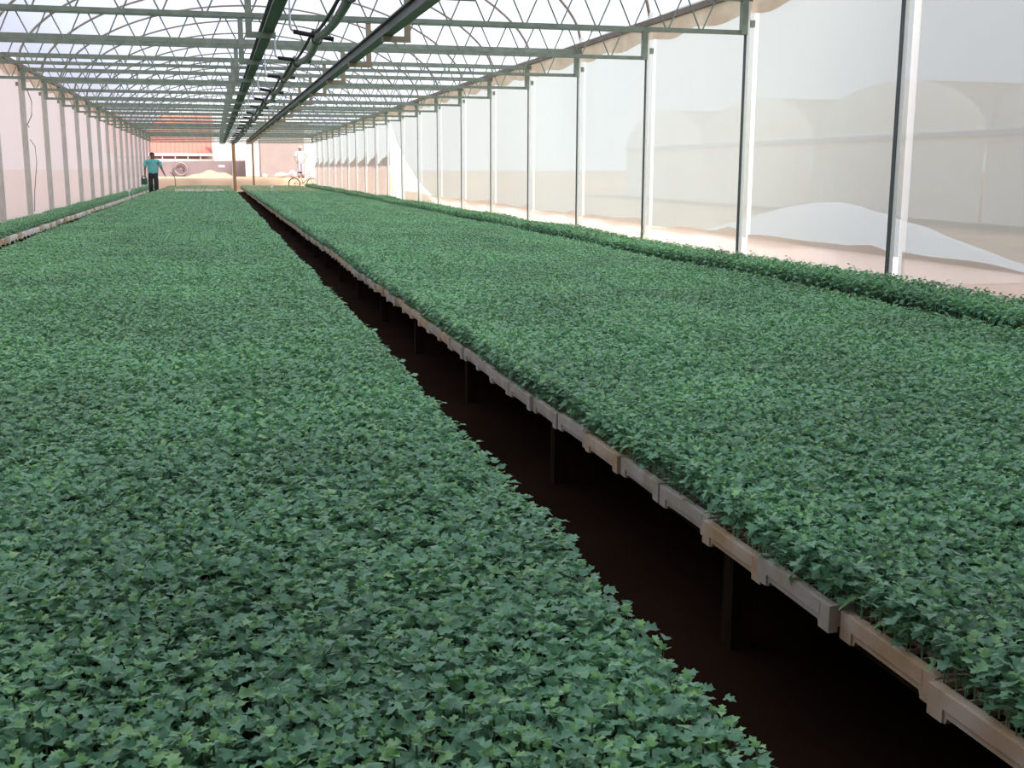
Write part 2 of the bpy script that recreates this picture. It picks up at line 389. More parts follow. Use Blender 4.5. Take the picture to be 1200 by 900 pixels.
for j, y in enumerate(YH):
    t = empty('hose_hanger', (.735, y, 2.74))
    tl = math.radians(rng.uniform(2, 9))
    lb = f'white hook with black crossbar holding the hose, {ORD[j]} from the front'
    tag(t, lb, 'hanger', 'hose hangers along the wire')
    obj('hook_rod', m_hook, t, None, (0, 0, rng.uniform(-.2, .2)))
    cb = obj('crossbar', m_bar, t, None, (0, tl, 0)); obj('hose_clamp', m_clamp, cb)

# loose cables by the post on the pinkish wall
yk = TY[9]
b = MB().tube([(XL+.10, yk-.02, 2.92), (XL+.16, yk, 2.7), (XL+.14, yk, 2.45), (XL+.06, yk-.03, 2.28), (XL+.09, yk-.04, 2.24)], .008, 6)
tag(b.build('loose_cable', M['dark_steel'], smooth=True), 'loose dark cable dangling from the truss beside a grey post', 'cable')
b = MB().tube([(XL+.09, yk-.04, 2.02), (XL+.16, yk, 1.9), (XL+.17, yk, 1.6), (XL+.10, yk, 1.1), (XL+.07, yk, .7)], .006, 6)
tag(b.build('thin_wire', M['dark_steel'], smooth=True), 'thin slack wire hanging lower down beside a grey post', 'wire')

# ------------------------------------------------------------------ leaf / seedling geometry
LV = np.array([(0,0,0),(0,.36,.0),(0,.72,.0),(0,1.0,.0),
               (.30,.00,.06),(.56,.30,.10),(.25,.40,.04),(.46,.72,.08),(.15,.80,.02),
               (-.30,.00,.06),(-.56,.30,.10),(-.25,.40,.04),(-.46,.72,.08),(-.15,.80,.02)])
LF = [(0,4,5),(0,5,1),(1,5,6),(1,6,2),(2,6,7),(2,7,8),(2,8,3),
      (0,10,9),(0,1,10),(1,11,10),(1,2,11),(2,12,11),(2,13,12),(2,3,13)]
LF = np.array(LF)
def leaf_pts(droop, curl, wob):
    v = LV.copy(); v[:, 2] += -droop*v[:, 1]**2 + .25*v[:, 1]*0 + curl*np.abs(v[:, 0])
    v[:, 2] += wob*np.sin(v[:, 0]*9+v[:, 1]*7)*.05
    return v
LEAF_VARS = [leaf_pts(d, c, w) for d, c, w in ((.25, .25, 1), (.45, .1, -1), (.6, -.15, 1.5), (.3, .4, -1.5), (.75, .2, .5), (.4, -.3, 1))]

def plant_leaves(r, h, ls):
    """leaf transforms (base, azimuth, pitch, roll, length, tint) of one seedling"""
    out = []; a0 = r.uniform(0, 6.28); n = r.randint(5, 7)
    for q in range(n):
        fr = q/(n-1); az = a0+2.4*q+r.uniform(-.4, .4)
        z = h*(.60+.42*fr*r.uniform(.5, 1.25))
        L = ls*(1.05-.30*fr)*r.uniform(.8, 1.2)
        pt = math.radians(r.uniform(-22, 36)+20*fr)
        off = L*r.uniform(.1, .75)*(1-.4*fr)
        out.append((off, az, pt, r.uniform(-.4, .4), L, z, min(1, max(0, r.gauss(.45, .22)))))
    for q in range(2):
        out.append((.002, a0+1.2+3.1*q, math.radians(r.uniform(45, 70)), 0, ls*.55*r.uniform(.8, 1.2), h*.93, r.uniform(.72, 1.0)))
    return out

def leaf_matrix(off, az, pt, ro, L, z, lean=(0, 0)):
    m = Matrix.Rotation(az-math.pi/2, 4, 'Z') @ Matrix.Translation((0, off, z)) @ Matrix.Rotation(pt, 4, 'X') @ Matrix.Rotation(ro, 4, 'Y') @ Matrix.Diagonal((L, L, L, 1))
    return m

def plants_mesh(name, spots, m, seed, h0, ls, dh=.18):
    """one mesh of many seedlings; spots: (x, y)"""
    r = random.Random(seed); V = []; Fc = []; T = []; n0 = 0
    for (px, py) in spots:
        h = h0*r.uniform(1-dh, 1+dh)
        for lf in plant_leaves(r, h, ls):
            mt = np.array(leaf_matrix(*lf[:6])); v = LEAF_VARS[r.randrange(6)]
            w = v@mt[:3, :3].T+mt[:3, 3]; w[:, 0] += px; w[:, 1] += py
            V.append(w); Fc.append(LF+n0); n0 += len(v); T.append(np.full(len(v), lf[6]))
        # stem
        st = np.array([(px-.002, py-.002, 0), (px+.002, py-.002, 0), (px, py+.002, 0), (px, py, h)])
        V.append(st); Fc.append(np.array([(0, 1, 3), (1, 2, 3), (2, 0, 3)])+n0); n0 += 4; T.append(np.full(4, .8))
    V = np.concatenate(V); Fc = np.concatenate(Fc); T = np.concatenate(T)
    me = bpy.data.meshes.new(name)
    me.vertices.add(len(V)); me.vertices.foreach_set('co', V.astype(np.float32).ravel())
    me.loops.add(Fc.size); me.loops.foreach_set('vertex_index', Fc.astype(np.int32).ravel())
    me.polygons.add(len(Fc)); me.polygons.foreach_set('loop_start', np.arange(0, Fc.size, 3, dtype=np.int32))
    me.polygons.foreach_set('use_smooth', np.ones(len(Fc), bool))
    me.update(calc_edges=True)
    a = me.attributes.new('tint', 'FLOAT', 'POINT'); a.data.foreach_set('value', T.astype(np.float32))
    me.materials.append(m); return me

CELL = .0385; TP = .385
def cells(w, r, jit=.010):
    nx = int(round(w/CELL)); ny = 10
    return [((i+.5)*w/nx-w/2+r.uniform(-jit, jit), (j+.5)*TP/ny-TP/2+r.uniform(-jit, jit)) for i in range(nx) for j in range(ny)]

PATCH = {}
def patch_set(key, w, m, h0, ls, nvar):
    c = bpy.data.collections.new('patches_'+key)
    for q in range(nvar):
        r = random.Random(hash_seed(key)+q)
        me = plants_mesh('seedling_patch', cells(w, r), m, hash_seed(key)*3+q, h0, ls)
        c.objects.link(bpy.data.objects.new('%s_%02d' % (key, q), me))
    PATCH[key] = c
def hash_seed(s): return sum((i+1)*ord(ch) for i, ch in enumerate(s))

def gn_scatter(o, coll):
    ng = bpy.data.node_groups.new('scatter', 'GeometryNodeTree')
    ng.interface.new_socket('Geometry', in_out='INPUT', socket_type='NodeSocketGeometry')
    ng.interface.new_socket('Geometry', in_out='OUTPUT', socket_type='NodeSocketGeometry')
    N = ng.nodes; Lk = ng.links
    gi = N.new('NodeGroupInput'); go = N.new('NodeGroupOutput')
    ci = N.new('GeometryNodeCollectionInfo'); ci.inputs['Collection'].default_value = coll
    ci.inputs['Separate Children'].default_value = True; ci.inputs['Reset Children'].default_value = True
    ip = N.new('GeometryNodeInstanceOnPoints'); ip.inputs['Pick Instance'].default_value = True
    def attr(nm, typ):
        a = N.new('GeometryNodeInputNamedAttribute'); a.data_type = typ; a.inputs['Name'].default_value = nm; return a.outputs['Attribute']
    cb = N.new('ShaderNodeCombineXYZ'); Lk.new(attr('rz', 'FLOAT'), cb.inputs['Z'])
    Lk.new(gi.outputs[0], ip.inputs['Points']); Lk.new(ci.outputs[0], ip.inputs['Instance'])
    Lk.new(attr('vi', 'INT'), ip.inputs['Instance Index']); Lk.new(cb.outputs[0], ip.inputs['Rotation'])
    Lk.new(attr('sc', 'FLOAT_VECTOR'), ip.inputs['Scale']); Lk.new(ip.outputs[0], go.inputs[0])
    md = o.modifiers.new('scatter', 'NODES'); md.node_group = ng

def scatter_object(name, label, coll, pts, cat='seedlings', special=()):
    """pts: (x,y,z,rz,vi,(sx,sy,sz))"""
    me = bpy.data.meshes.new(name); me.from_pydata([p[:3] for p in pts], [], [])
    for nm, ty, idx in (('rz', 'FLOAT', 3), ('vi', 'INT', 4)):
        a = me.attributes.new(nm, ty, 'POINT'); a.data.foreach_set('value', [p[idx] for p in pts])
    a = me.attributes.new('sc', 'FLOAT_VECTOR', 'POINT'); a.data.foreach_set('vector', [c for p in pts for c in p[5]])
    me.update()
    o = obj(name, me); gn_scatter(o, coll); tag(o, label, cat, None, 'stuff'); return o

NVAR = 6
# ------------------------------------------------------------------ benches: wooden frames
def bench(name, x0, x1, lb, ylen=(1.05, 66.0)):
    t = empty('seedling_bench', ((x0+x1)/2, 0, 0)); tag(t, lb, 'bench', 'seedling benches')
    mx = (x0+x1)/2
    for x in (x0+.12, x0+.12+(x1-x0-.24)/3, x0+.12+2*(x1-x0-.24)/3, x1-.12):
        MB().box((x-.03-mx, ylen[0], TT-.125), (x+.03-mx, ylen[1], TT-.062)).build('beam', M['bench_wood'], t)
    ml = None
    y = ylen[0]+.1
    while y < 30:
        for x in (x0+.13, x1-.13):
            MB().box((x-.035-mx, y-.035, -.05), (x+.035-mx, y+.035, TT-.125)).build('leg', M['bench_wood'], t)
        y += 1.93
    return t
RB0, RB1 = 1.41, 4.61
LB0, LB1 = -2.395, .805
bench('right', RB0, RB1, 'low wooden bench under the trays beside the white-posted wall')
bench('left', LB0, LB1, 'low wooden bench under the wide foreground bed')
t = tag(empty('side_bench', (-3.17, 0, 0)), 'narrow side bench against the pinkish film wall', 'bench')
MB().box((-.18, 6, TT-.11), (.17, 66, TT-.062)).build('deck', M['bench_wood'], t)
for y in np.arange(7, 40, 2.4): MB().box((-.1, y-.03, -.05), (-.03, y+.03, TT-.11)).build('leg', M['bench_wood'], t)
t = tag(empty('side_bench', (5.15, 0, 0)), 'narrow side bench against the white-posted film wall', 'bench')
MB().box((-.2, 1.5, TT-.11), (.26, 66, TT-.062)).build('deck', M['bench_wood'], t)
for y in np.arange(2.5, 40, 2.4): MB().box((-.1, y-.03, -.05), (-.03, y+.03, TT-.11)).build('leg', M['bench_wood'], t)

# ------------------------------------------------------------------ trays
def tray_body(w, sgn, m):
    """polystyrene tray, aisle face at x=0, body towards sgn*x; y in +-TP/2; top z=0"""
    L = TP-.006; b = MB(); hz = -.070
    prof = [(-L/2, 0), (L/2, 0), (L/2, hz), (L/2-.055, hz), (L/2-.062, hz+.014), (-L/2+.062, hz+.014), (-L/2+.055, hz), (-L/2, hz)]
    # aisle face wall (thickness .02) with relieved foot
    n = len(prof); vs = [(0, y, z) for y, z in prof]+[(sgn*.020, y, z) for y, z in prof]
    fs = [tuple(range(n)), tuple(range(2*n-1, n-1, -1))]+[(i, n+i, n+(i+1) % n, (i+1) % n) for i in range(n)]
    b.add(vs, fs)
    # ledge strip standing proud above the foot
    b.box((min(0, -sgn*.006), -L/2+.045, -.038), (max(0, -sgn*.006), L/2-.045, -.002))
    b.box((min(0, -sgn*.005), -L/2, -.070), (max(0, -sgn*.005), -L/2+.05, -.001)); b.box((min(0, -sgn*.005), L/2-.05, -.070), (max(0, -sgn*.005), L/2, -.001))
    # end walls and cell ribs
    for y0, y1 in ((-L/2, -L/2+.014), (L/2-.014, L/2)):
        b.box((min(sgn*.02, sgn*w), y0, -.055), (max(sgn*.02, sgn*w), y1, 0))
    for i in range(1, 8):
        y = -L/2+i*L/8; b.box((min(sgn*.02, sgn*.26), y-.003, -.03), (max(sgn*.02, sgn*.26), y+.003, -.002))
    for x in (.068, .116, .164, .212):
        b.box((min(sgn*(x-.003), sgn*(x+.003)), -L/2+.014, -.03), (max(sgn*(x-.003), sgn*(x+.003)), L/2-.014, -.0025))
    return b.mesh('tray_body', m)
def tray_fill(w, sgn):
    L = TP-.006
    return MB().box((min(sgn*.02, sgn*w), -L/2+.014, -.05), (max(sgn*.02, sgn*w), L/2-.014, -.014)).mesh('substrate', M['substrate'])
TW = .785
tb = [tray_body(TW, 1, M['tray_g']), tray_body(TW, 1, M['tray_w'])]; tf = tray_fill(TW, 1)
tl = [tray_body(.36, -1, M['tray_white']), tray_body(.36, -1, M['tray_w'])]; tlf = tray_fill(.36, -1)
NROW = 171; ROW0 = 1.145+TP/2 - .385
rows = [ROW0+TP*j for j in range(NROW)]
jr = [rng.gauss(0, .010)+.018*math.sin(j*.37)*.5 for j in range(NROW)]
jl = [rng.gauss(0, .012) for j in range(NROW)]
jz = [rng.gauss(0, .004) for j in range(NROW)]
YBRK = 48.7
def kindrow(y): return 'near' if y < YBRK-.2 else ('gap' if y < YBRK+.25 else 'far')
j0 = 0
for j, y in enumerate(rows):
    if y > 65.9: break
    if y < 1.3: continue
    v = 1 if rng.random() < .38 else 0
    if y > 30: v = 1 if rng.random() < .7 else 0
    t = empty('seedling_tray', (RB0+jr[j], y, TT+jz[j]), rng.gauss(0, .012))
    if j0 < 22: lb = ('rust-stained' if v else 'greyish')+f' polystyrene tray on the aisle edge, {ORD[j0]} from the front'
    elif y < YBRK: lb = 'polystyrene tray edge further down the aisle beneath the dark green bed'
    else: lb = 'distant pale polystyrene tray edge beneath the light green far bed'
    tag(t, lb, 'tray', 'trays along the aisle edge'); j0 += 1
    obj('tray_body', tb[v], t); obj('substrate', tf, t)
for j, y in enumerate(rows):
    if y > 65.9: break
    if y < 17.0: continue
    t = empty('seedling_tray', (-2.965+jl[j], y, TT+.05+jz[j]), rng.gauss(0, .02)); t.scale = (1, 1, 1.35)
    lb = 'cream white polystyrene tray edging the narrow bed by the pinkish wall' if y < YBRK else 'cream white polystyrene tray edging the narrow bed beyond the walking man'
    tag(t, lb, 'tray', 'trays edging the narrow side bed')
    obj('tray_body', tl[0 if rng.random() < .75 else 1], t); obj('substrate', tlf, t)
# the trays hidden inside the beds, joined
b = MB()
for j, y in enumerate(rows):
    if y > 65.9: break
    for c in range(1, 4):
        b.box((RB0+c*.80, y-TP/2+.003, TT-.06), (RB0+c*.80+.794, y+TP/2-.003, TT-.006))
    for c in range(4):
        b.box((LB0+c*.8, y-TP/2+.003, TT-.06), (LB0+c*.8+.794, y+TP/2-.003, TT-.006))
    b.box((4.93, y-TP/2+.003, TT-.06), (5.45, y+TP/2-.003, TT-.006))
    if y < 17: b.box((-3.33, y-TP/2+.003, TT-.06), (-2.97, y+TP/2-.003, TT-.006))
tag(b.build('seedling_trays', M['substrate']), 'rows of substrate-filled trays hidden under the foliage', 'trays', None, 'stuff')
# white front edge of the younger block
b = MB()
for c in range(4):
    for q in range(2):
        if (c, q) in ((0, 0), (0, 1), (3, 1)): continue
        x = LB0+c*.8+q*.4; b.box((x+.01, YBRK+.22, TT-.03), (x+.37, YBRK+.25, TT+.215))
tag(b.build('tray_ends', M['tray_white']), 'row of white tray ends where the lighter green block begins', 'tray', None, 'stuff')

# ------------------------------------------------------------------ seedling canopies
patch_set('right', .80, M['leaf'], .125, .034, NVAR)
patch_set('left', .80, M['leaf'], .125, .034, NVAR)
patch_set('edge', .10, M['leaf'], .068, .032, 4)
patch_set('side', .46, M['leaf'], .155, .036, 3)
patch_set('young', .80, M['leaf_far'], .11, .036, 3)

def add_pts(lst, x, y, z, w, rw, nv, hz=1.0):
    lst.append((x, y, z, 0.0 if rng.random() < .5 else math.pi, rng.randrange(nv), (w/rw, 1.0, hz*(1+.05*math.sin(x*2.1+y*1.3)+.04*math.sin(y*.7-x)))))
near_l, near_r, far_l, far_r, side_l, side_r, fringe = [], [], [], [], [], [], []
skip = []
for j, y in enumerate(rows):
    if y > 65.9: break
    kd = kindrow(y)
    for c in range(4):
        xr = RB0+(c+.5)*.80+.0*(c == 0)+jr[j]*(c == 0); xl = LB0+(c+.5)*.8+(.016+jl[(j*7) % NROW]*.9+.008*math.sin(j*.5))*(c == 3)-.03*(c == 0)
        if kd == 'near':
            if j in (1, 2, 3) and c >= 2: skip.append((xl, y))
            else: add_pts(near_l, xl, y, TT-.012, .8+.04*(c == 3)+.06*(c == 0), .8, NVAR)
            if not (y < 1.9 and c > 1): add_pts(near_r, xr, y, TT-.012, .80, .80, NVAR)
        elif kd == 'far':
            add_pts(far_l, xl, y, TT-.012, .8, .8, 3); add_pts(far_r, xr, y, TT-.012, .80, .8, 3)
    if kd == 'near' and y > 1.3: add_pts(fringe, RB0+.066+jr[j], y, TT-.012, .10, .10, 4)
    if y > 3.5:
        add_pts(side_r, 5.21, y, TT-.012, .50, .46, 3, 1.05+.08*math.sin(y*.9))
    if y > 10:
        add_pts(side_l, -3.175, y, TT+.008, .37, .46, 3, 1.0+.06*math.sin(y*.7))

# nearest seedlings of the foreground bed, one by one
spots = []
for (px, py) in skip:
    for (a, c) in cells(.8, rng): spots.append((px+a, py+c))
def in_view(p):
    d = Vector((p[0], p[1], .58-CAM_H)); z = d.dot(fw); return (600+F_PX*d.dot(cx)/z, 450+F_PX*d.dot(cd)/z)
ins = []; rest = []
for p in spots:
    u, v = in_view(p)
    (ins if (-15 < u < 1215 and v < 925) else rest).append((p, v))
ins.sort(key=lambda q: -q[1])
single = [q[0] for q in ins[:300]]; rest = [q[0] for q in ins[300:]]+[q[0] for q in rest]
PATCH['left'].objects.link(bpy.data.objects.new('left_zz', plants_mesh('seedling_patch', rest, M['leaf'], 99, .125, .034)))
near_l.append((0, 0, TT-.012, 0.0, NVAR, (1, 1, 1)))
LM = []
for q in range(6):
    for tv in (.2, .45, .62, .95):
        me = bpy.data.meshes.new('leaf'); me.from_pydata([tuple(x) for x in LEAF_VARS[q]], [], [tuple(int(i) for i in f) for f in LF])
        a = me.attributes.new('tint', 'FLOAT', 'POINT'); a.data.foreach_set('value', [tv]*len(LV))
        me.polygons.foreach_set('use_smooth', [True]*len(me.polygons)); me.materials.append(M['leaf']); me.update(); LM.append((q, tv, me))
m_st = MB().tube([(0, 0, 0), (.002, .001, .5), (0, 0, 1)], .0022, 4).mesh('stem', M['stem'], True)
m_st2 = None
for (px, py) in single:
    t = empty('seedling', (px, py, TT-.012))
    tag(t, 'small lobed-leaf green seedling at the very front of the foreground bed', 'seedling', 'seedlings at the front of the foreground bed')
    h = .125*rng.uniform(.82, 1.18)
    st = obj('stem', m_st, t)
    for i_ in range(1): st.scale = (1, 1, h*.93)
    for lf in plant_leaves(rng, h, .034):
        tv = min((.2, .45, .62, .95), key=lambda x: abs(x-lf[6])); q = rng.randrange(6)
        o = bpy.data.objects.new('leaf', LM[q*4+(.2, .45, .62, .95).index(tv)][2]); COL.objects.link(o); o.parent = t
        o.matrix_local = leaf_matrix(*lf[:6])

scatter_object('seedling_bed', 'dense dark green seedling carpet of the wide foreground bed', PATCH['left'], near_l)
scatter_object('seedling_bed', 'dense dark green seedling carpet between the aisle trays and the white-posted wall', PATCH['right'], near_r)
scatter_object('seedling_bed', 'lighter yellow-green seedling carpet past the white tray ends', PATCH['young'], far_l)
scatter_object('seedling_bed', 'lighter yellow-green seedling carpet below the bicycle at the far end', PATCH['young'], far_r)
scatter_object('seedling_bed', 'narrow strip of taller seedlings along the white-posted wall', PATCH['side'], side_r)
scatter_object('seedling_bed', 'narrow strip of seedlings along the pinkish film wall', PATCH['side'], side_l)

scatter_object('seedling_fringe', 'fringe of short seedlings right behind the aisle tray rims', PATCH['edge'], fringe)

t = tag(empty('grass_tuft', (5.40, 14.0, TT)), 'small tuft of thin grass blades poking up before the soil-stained skirt', 'grass', None, 'thing')
for q, (dx, dy, hh2) in enumerate(((.0, .0, .36), (.02, .10, .26), (-.02, -.07, .30), (.01, .05, .22))):
    MB().tube([(dx, dy, -.02), (dx+.005, dy+.01, hh2*.6), (dx+.02, dy+.04*(1 if q % 2 else -1), hh2)], [.006, .005, .001], 4).build('blade', M['stem'], t)

# plant tags
for (x, y, z, h, lb) in ((2.36, 49.6, TT, .38, 'white marker stake in the light green bed by the aisle'), (-2.86, 41.5, TT, .36, 'white marker stake beside the narrow bed near the walking man')):
    t = tag(empty('marker_stake', (x, y, z)), lb, 'marker')
    MB().box((-.012, -.006, -.06), (.012, .006, h-.08)).build('stake', M['white'], t)
    MB().box((-.055, -.008, h-.10), (.055, .008, h)).build('plate', M['white'], t)

# ------------------------------------------------------------------ loose white sheets on the bright wall
def sheet(name, prof, x, zb, lb, m):
    """prof: (y, z) points of the upper edge"""
    b = MB(); n = 40
    ys = [p[0] for p in prof]; zs = [p[1] for p in prof]
    o_ = np.argsort(ys); ys = np.array(ys)[o_]; zs = np.array(zs)[o_]
    def fn(u, v):
        y = ys[0]+(ys[-1]-ys[0])*u; zt = float(np.interp(y, ys, zs))
        return (x+.012*math.sin(y*5+v*3), y, zb+(zt-zb)*v)
    b.grid(fn, n, 6); o = b.build(name, m, smooth=True)
    sd = o.modifiers.new('thick', 'SOLIDIFY'); sd.thickness = .004
    return tag(o, lb, 'sheet')
b = MB()
def mound(u, v):
    y = 12.6+8.9*u; ridge = float(np.interp(y, [12.6, 13.2, 15.3, 17.35, 17.9, 20.8, 21.5], [.05, .22, .65, .96, .94, .27, .05]))
    pr_ = math.sin(math.pi/2*v/.72) if v < .72 else math.cos(math.pi/2*(v-.72)/.28)
    return (7.2+4.4*v, y, -.02+(ridge+.02)*pr_+.01*math.sin(y*6+v*4))
b.grid(mound, 36, 14)
tag(b.build('plastic_sheet', M['white'], smooth=True), 'pale white sheeted mound faintly visible through the film near the camera', 'sheet')
sheet('plastic_sheet', list(zip(DRAPE_Y, DRAPE_Z)), XR+.10, .3, 'draped white plastic sheet hanging diagonally against the bright wall', M['film_white'])

# ------------------------------------------------------------------ open far end: door posts
for x, lb in ((1.12, 'orange-brown wooden door post at the end of the aisle'), (2.16, 'slimmer brown wooden door post beyond the light green bed')):
    w = .085 if x < 2 else .055
    t = tag(empty('door_post', (x, YB-.1, 0)), lb, 'post')
    bevel(MB().box((-w, -.05, .2), (w, .05, 3.0)).build('shaft', M['wood'], t), .01, 1)
    if x < 2: MB().box((-w-.03, -.045, .2), (-w, .045, 2.9)).build('jamb', M['white'], t)
    MB().box((-w-.04, -.06, 2.95), (w+.04, .06, 3.0)).build('cap_plate', M['rust'], t)

# ------------------------------------------------------------------ outside: house with red roof
P = {}
P['tile'] = mat('salmon_roof_tile', (.58, .22, .16), .8, (.54, .20, .145), 3)
P['tyre'] = mat('dusty_tyre', (.37, .285, .275), .85, (.33, .255, .25), 3)  # close to the wall's mauve so the wheel stays faint
P['cream'] = mat('white_plaster', (.85, .82, .78), .8, (.78, .74, .7), 2)
P['mauve'] = mat('dusky_mauve_wall', (.34, .26, .255), .85, (.30, .235, .235), 1.5)
P['shed'] = mat('pale_pinkish_wall', (.44, .36, .325), .85, (.40, .33, .30), 1.2)
P['peach'] = mat('peach_earth_heap', (.62, .42, .28), .95, (.5, .34, .24), 4, bump=.5)
h = tag(empty('farm_house', (-2.6, 88, .97)), 'house with a salmon tiled roof and white verandah beyond the open end', 'house')
MB().box((-4.5, 1.2, 0), (2.6, 5.5, 1.9)).build('wall', P['mauve'], h)
rb = MB(); rb.add([(-5, 0, 1.62), (2.75, 0, 1.62), (2.75, 4, 4.6), (-5, 4, 4.6), (2.75, 8, 1.62), (-5, 8, 1.62)], [(0, 1, 2, 3), (3, 2, 4, 5)])
ro = rb.build('roof', P['tile'], h)
md = ro.modifiers.new('thick', 'SOLIDIFY'); md.thickness = .1
for c in range(24):
    x = -4.9+c*.32; MB().tube([(x, 0, 1.63), (x, 4, 4.61)], .03, 5).build('tile_row', P['tile'], ro)
MB().box((-5, -.05, 1.42), (2.8, .05, 1.62)).build('fascia', P['cream'], h)
rl_ = MB().box((-5, .0, 1.02), (2.75, .06, 1.2)).build('railing', P['cream'], h)
for c in range(9): MB().box((-4.6+c*.9-.03, -.02, .0), (-4.6+c*.9+.03, .08, 1.42)).build('verandah_post', P['cream'], h)
MB().box((2.55, -.1, 0), (2.8, .15, 2.9)).build('corner_pillar', P['cream'], h)
t = tag(empty('low_wall', (-1.1, 80, .97)), 'dusky mauve low wall with a small white sign outside the open end', 'wall')
prof = [(-2.5, 0), (3.2, 0), (3.2, 1.06), (-1.9, .98), (-2.25, .92), (-2.45, .75)]
n = len(prof); MB().add([(x, -.1, z) for x, z in prof]+[(x, .1, z) for x, z in prof], [tuple(range(n)), tuple(range(2*n-1, n-1, -1))]+[(i, n+i, n+(i+1) % n, (i+1) % n) for i in range(n)]).build('masonry', P['mauve'], t)
MB().box((1.42, -.13, .60), (1.82, -.1, .74)).build('sign_board', M['white'], t)
t = tag(empty('wheel', (-2.13, 79.75, 1.45)), 'large dusky wheel leaning on the mauve low wall', 'wheel')
MB().tube([(.40*math.cos(a*math.pi/12), 0, .40*math.sin(a*math.pi/12)) for a in range(24)], .06, 6, closed=True).build('tyre', P['tyre'], t, smooth=True)
MB().tube([(.30*math.cos(a*math.pi/12), 0, .30*math.sin(a*math.pi/12)) for a in range(24)], .025, 6, closed=True).build('rim', P['mauve'], t, smooth=True)
hb = MB(); hb.blob((0, 0, 0), (.07, .05, .07)); hb.build('hub', P['mauve'], t, smooth=True)
for a in range(6): MB().tube([(0, 0, 0), (.3*math.cos(a*1.047), 0, .3*math.sin(a*1.047))], .014, 5).build('spoke', P['mauve'], t)
hp = MB()
hp.grid(lambda u, v: ((u-.5)*3.2, (v-.5)*1.2, .34*math.sin(math.pi*u)*math.sin(math.pi*v)*(1+.25*math.sin(u*17)+.2*math.sin(v*9+u*5))), 22, 8)
tag(hp.build('earth_heap', P['peach'], None, smooth=True, loc=(-.2, 78.6, .95)), 'low peach-coloured earth heap before the mauve low wall', 'heap')
t = tag(empty('shed', (4.6, 76.5, .97)), 'pale pinkish shed wall behind the person in white', 'shed')
MB().box((-1.6, 0, 0), (1.2, 3, 3.4)).build('wall', P['shed'], t)
MB().box((1.2, .02, 0), (1.75, 3, 3.4)).build('side_panel', P['cream'], t)
MB().box((-1.7, -.15, 3.4), (1.85, 3.1, 3.5)).build('roof', P['shed'], t)
t = tag(empty('yard_wall', (2.0, 86, .97)), 'bright white yard wall between the house and the pinkish shed', 'wall')
MB().box((-1.9, 0, 0), (3.0, .2, 4.2)).build('masonry', M['white'], t)
MB().box((-1.95, -.04, 4.2), (3.05, .24, 4.3)).build('coping', M['white'], t)
# white sacks and tarp
def sack(x, y, w, hh_, d, lb, seed):
    r = random.Random(seed); b = MB(); b.blob((0, 0, hh_/2), (w/2, d/2, hh_/2), 14, 8)
    b.v = [(x_*(1+.1*math.sin(7*z+seed)), y_, max(0, z)*(1+.08*math.sin(5*x_+seed))) for x_, y_, z in b.v]
    t = tag(empty('sack', (x, y, .955)), lb, 'sack', 'white sacks outside')
    b.build('body', M['white'], t, smooth=True)
    MB().tube([(w*.40, 0, hh_*.6), (w*.52, 0, hh_*.72), (w*.58, .02, hh_*.78)], [.06*w, .03*w, .07*w], 7).build('tied_neck', M['white'], t, smooth=True)
sack(3.92, 70.6, .75, .30, .4, 'long white sack lying flat on the orange earth', 1)
sack(4.60, 70.4, .46, .42, .4, 'upright bulging white sack next to the person in white', 2)
sack(2.96, 70.7, .30, .24, .3, 'smallest white sack lying near the slim door post', 3)
b = MB(); b.grid(lambda u, v: (5.72+.02*math.sin(v*9)+(.34-.16*v)*math.cos(math.pi*2*u), 70.4+(.28-.12*v)*math.sin(math.pi*2*u)+.02*math.sin(u*40), .95+1.2*v), 28, 8)
b.add([(5.72, 70.4, 2.19)], []); nn = len(b.v)-1
b.add([], [])
b.f += [(8*29+i, 8*29+i+1, nn) for i in range(28)]
tag(b.build('covered_pile', M['white'], smooth=True), 'tall pile under a white cover against the end of the wall', 'pile')

# neighbouring multi-span tunnel seen faintly through the wall film
P['tun'] = film('white_tunnel_film', (.95, .95, .92), (.92, .92, .88), .0, .15, .6)
t = tag(empty('tunnel_house', (20, 0, 0)), 'rounded white tunnel roofs faintly visible through the near wall film', 'greenhouse')
for c in range(4):
    yc = 22+9.2*c; b = MB(); n = 20
    b.grid(lambda u, v: (v*26, yc+4.55*math.cos(math.pi*(1-u)), 2.5+1.65*math.sin(math.pi*u)), n, 2); b.build('barrel_roof', P['tun'], t, smooth=True)
    b = MB(); vs = [(0, yc+4.55*math.cos(math.pi*(1-u/n)), 2.5+1.65*math.sin(math.pi*u/n)) for u in range(n+1)]+[(0, yc+4.55, 0), (0, yc-4.55, 0)]
    b.add(vs, [tuple(range(n+3))]); b.build('gable_film', P['tun'], t)
MB().box((-.1, 17.3, 2.42), (.1, 54.2, 2.56)).build('gutter', M['white'], t)

# ------------------------------------------------------------------ people
def skinned(name, chains, m, parent, sub=2):
    """chains: dict of vertices id->(pos, radius) and edges"""
    vid, ed = chains; ids = list(vid); me = bpy.data.meshes.new(name)
    me.from_pydata([vid[i][0] for i in ids], [(ids.index(a), ids.index(c)) for a, c in ed], [])
    me.materials.append(m); o = obj(name, me, parent)
    md = o.modifiers.new('skin', 'SKIN'); md.use_smooth_shade = True
    for i, nme in enumerate(ids):
        r = vid[nme][1]; sv = me.skin_vertices[0].data[i]; sv.radius = r if isinstance(r, tuple) else (r, r); sv.use_root = (i == 0)
    sb = o.modifiers.new('sub', 'SUBSURF'); sb.levels = sub; sb.render_levels = sub
    return o

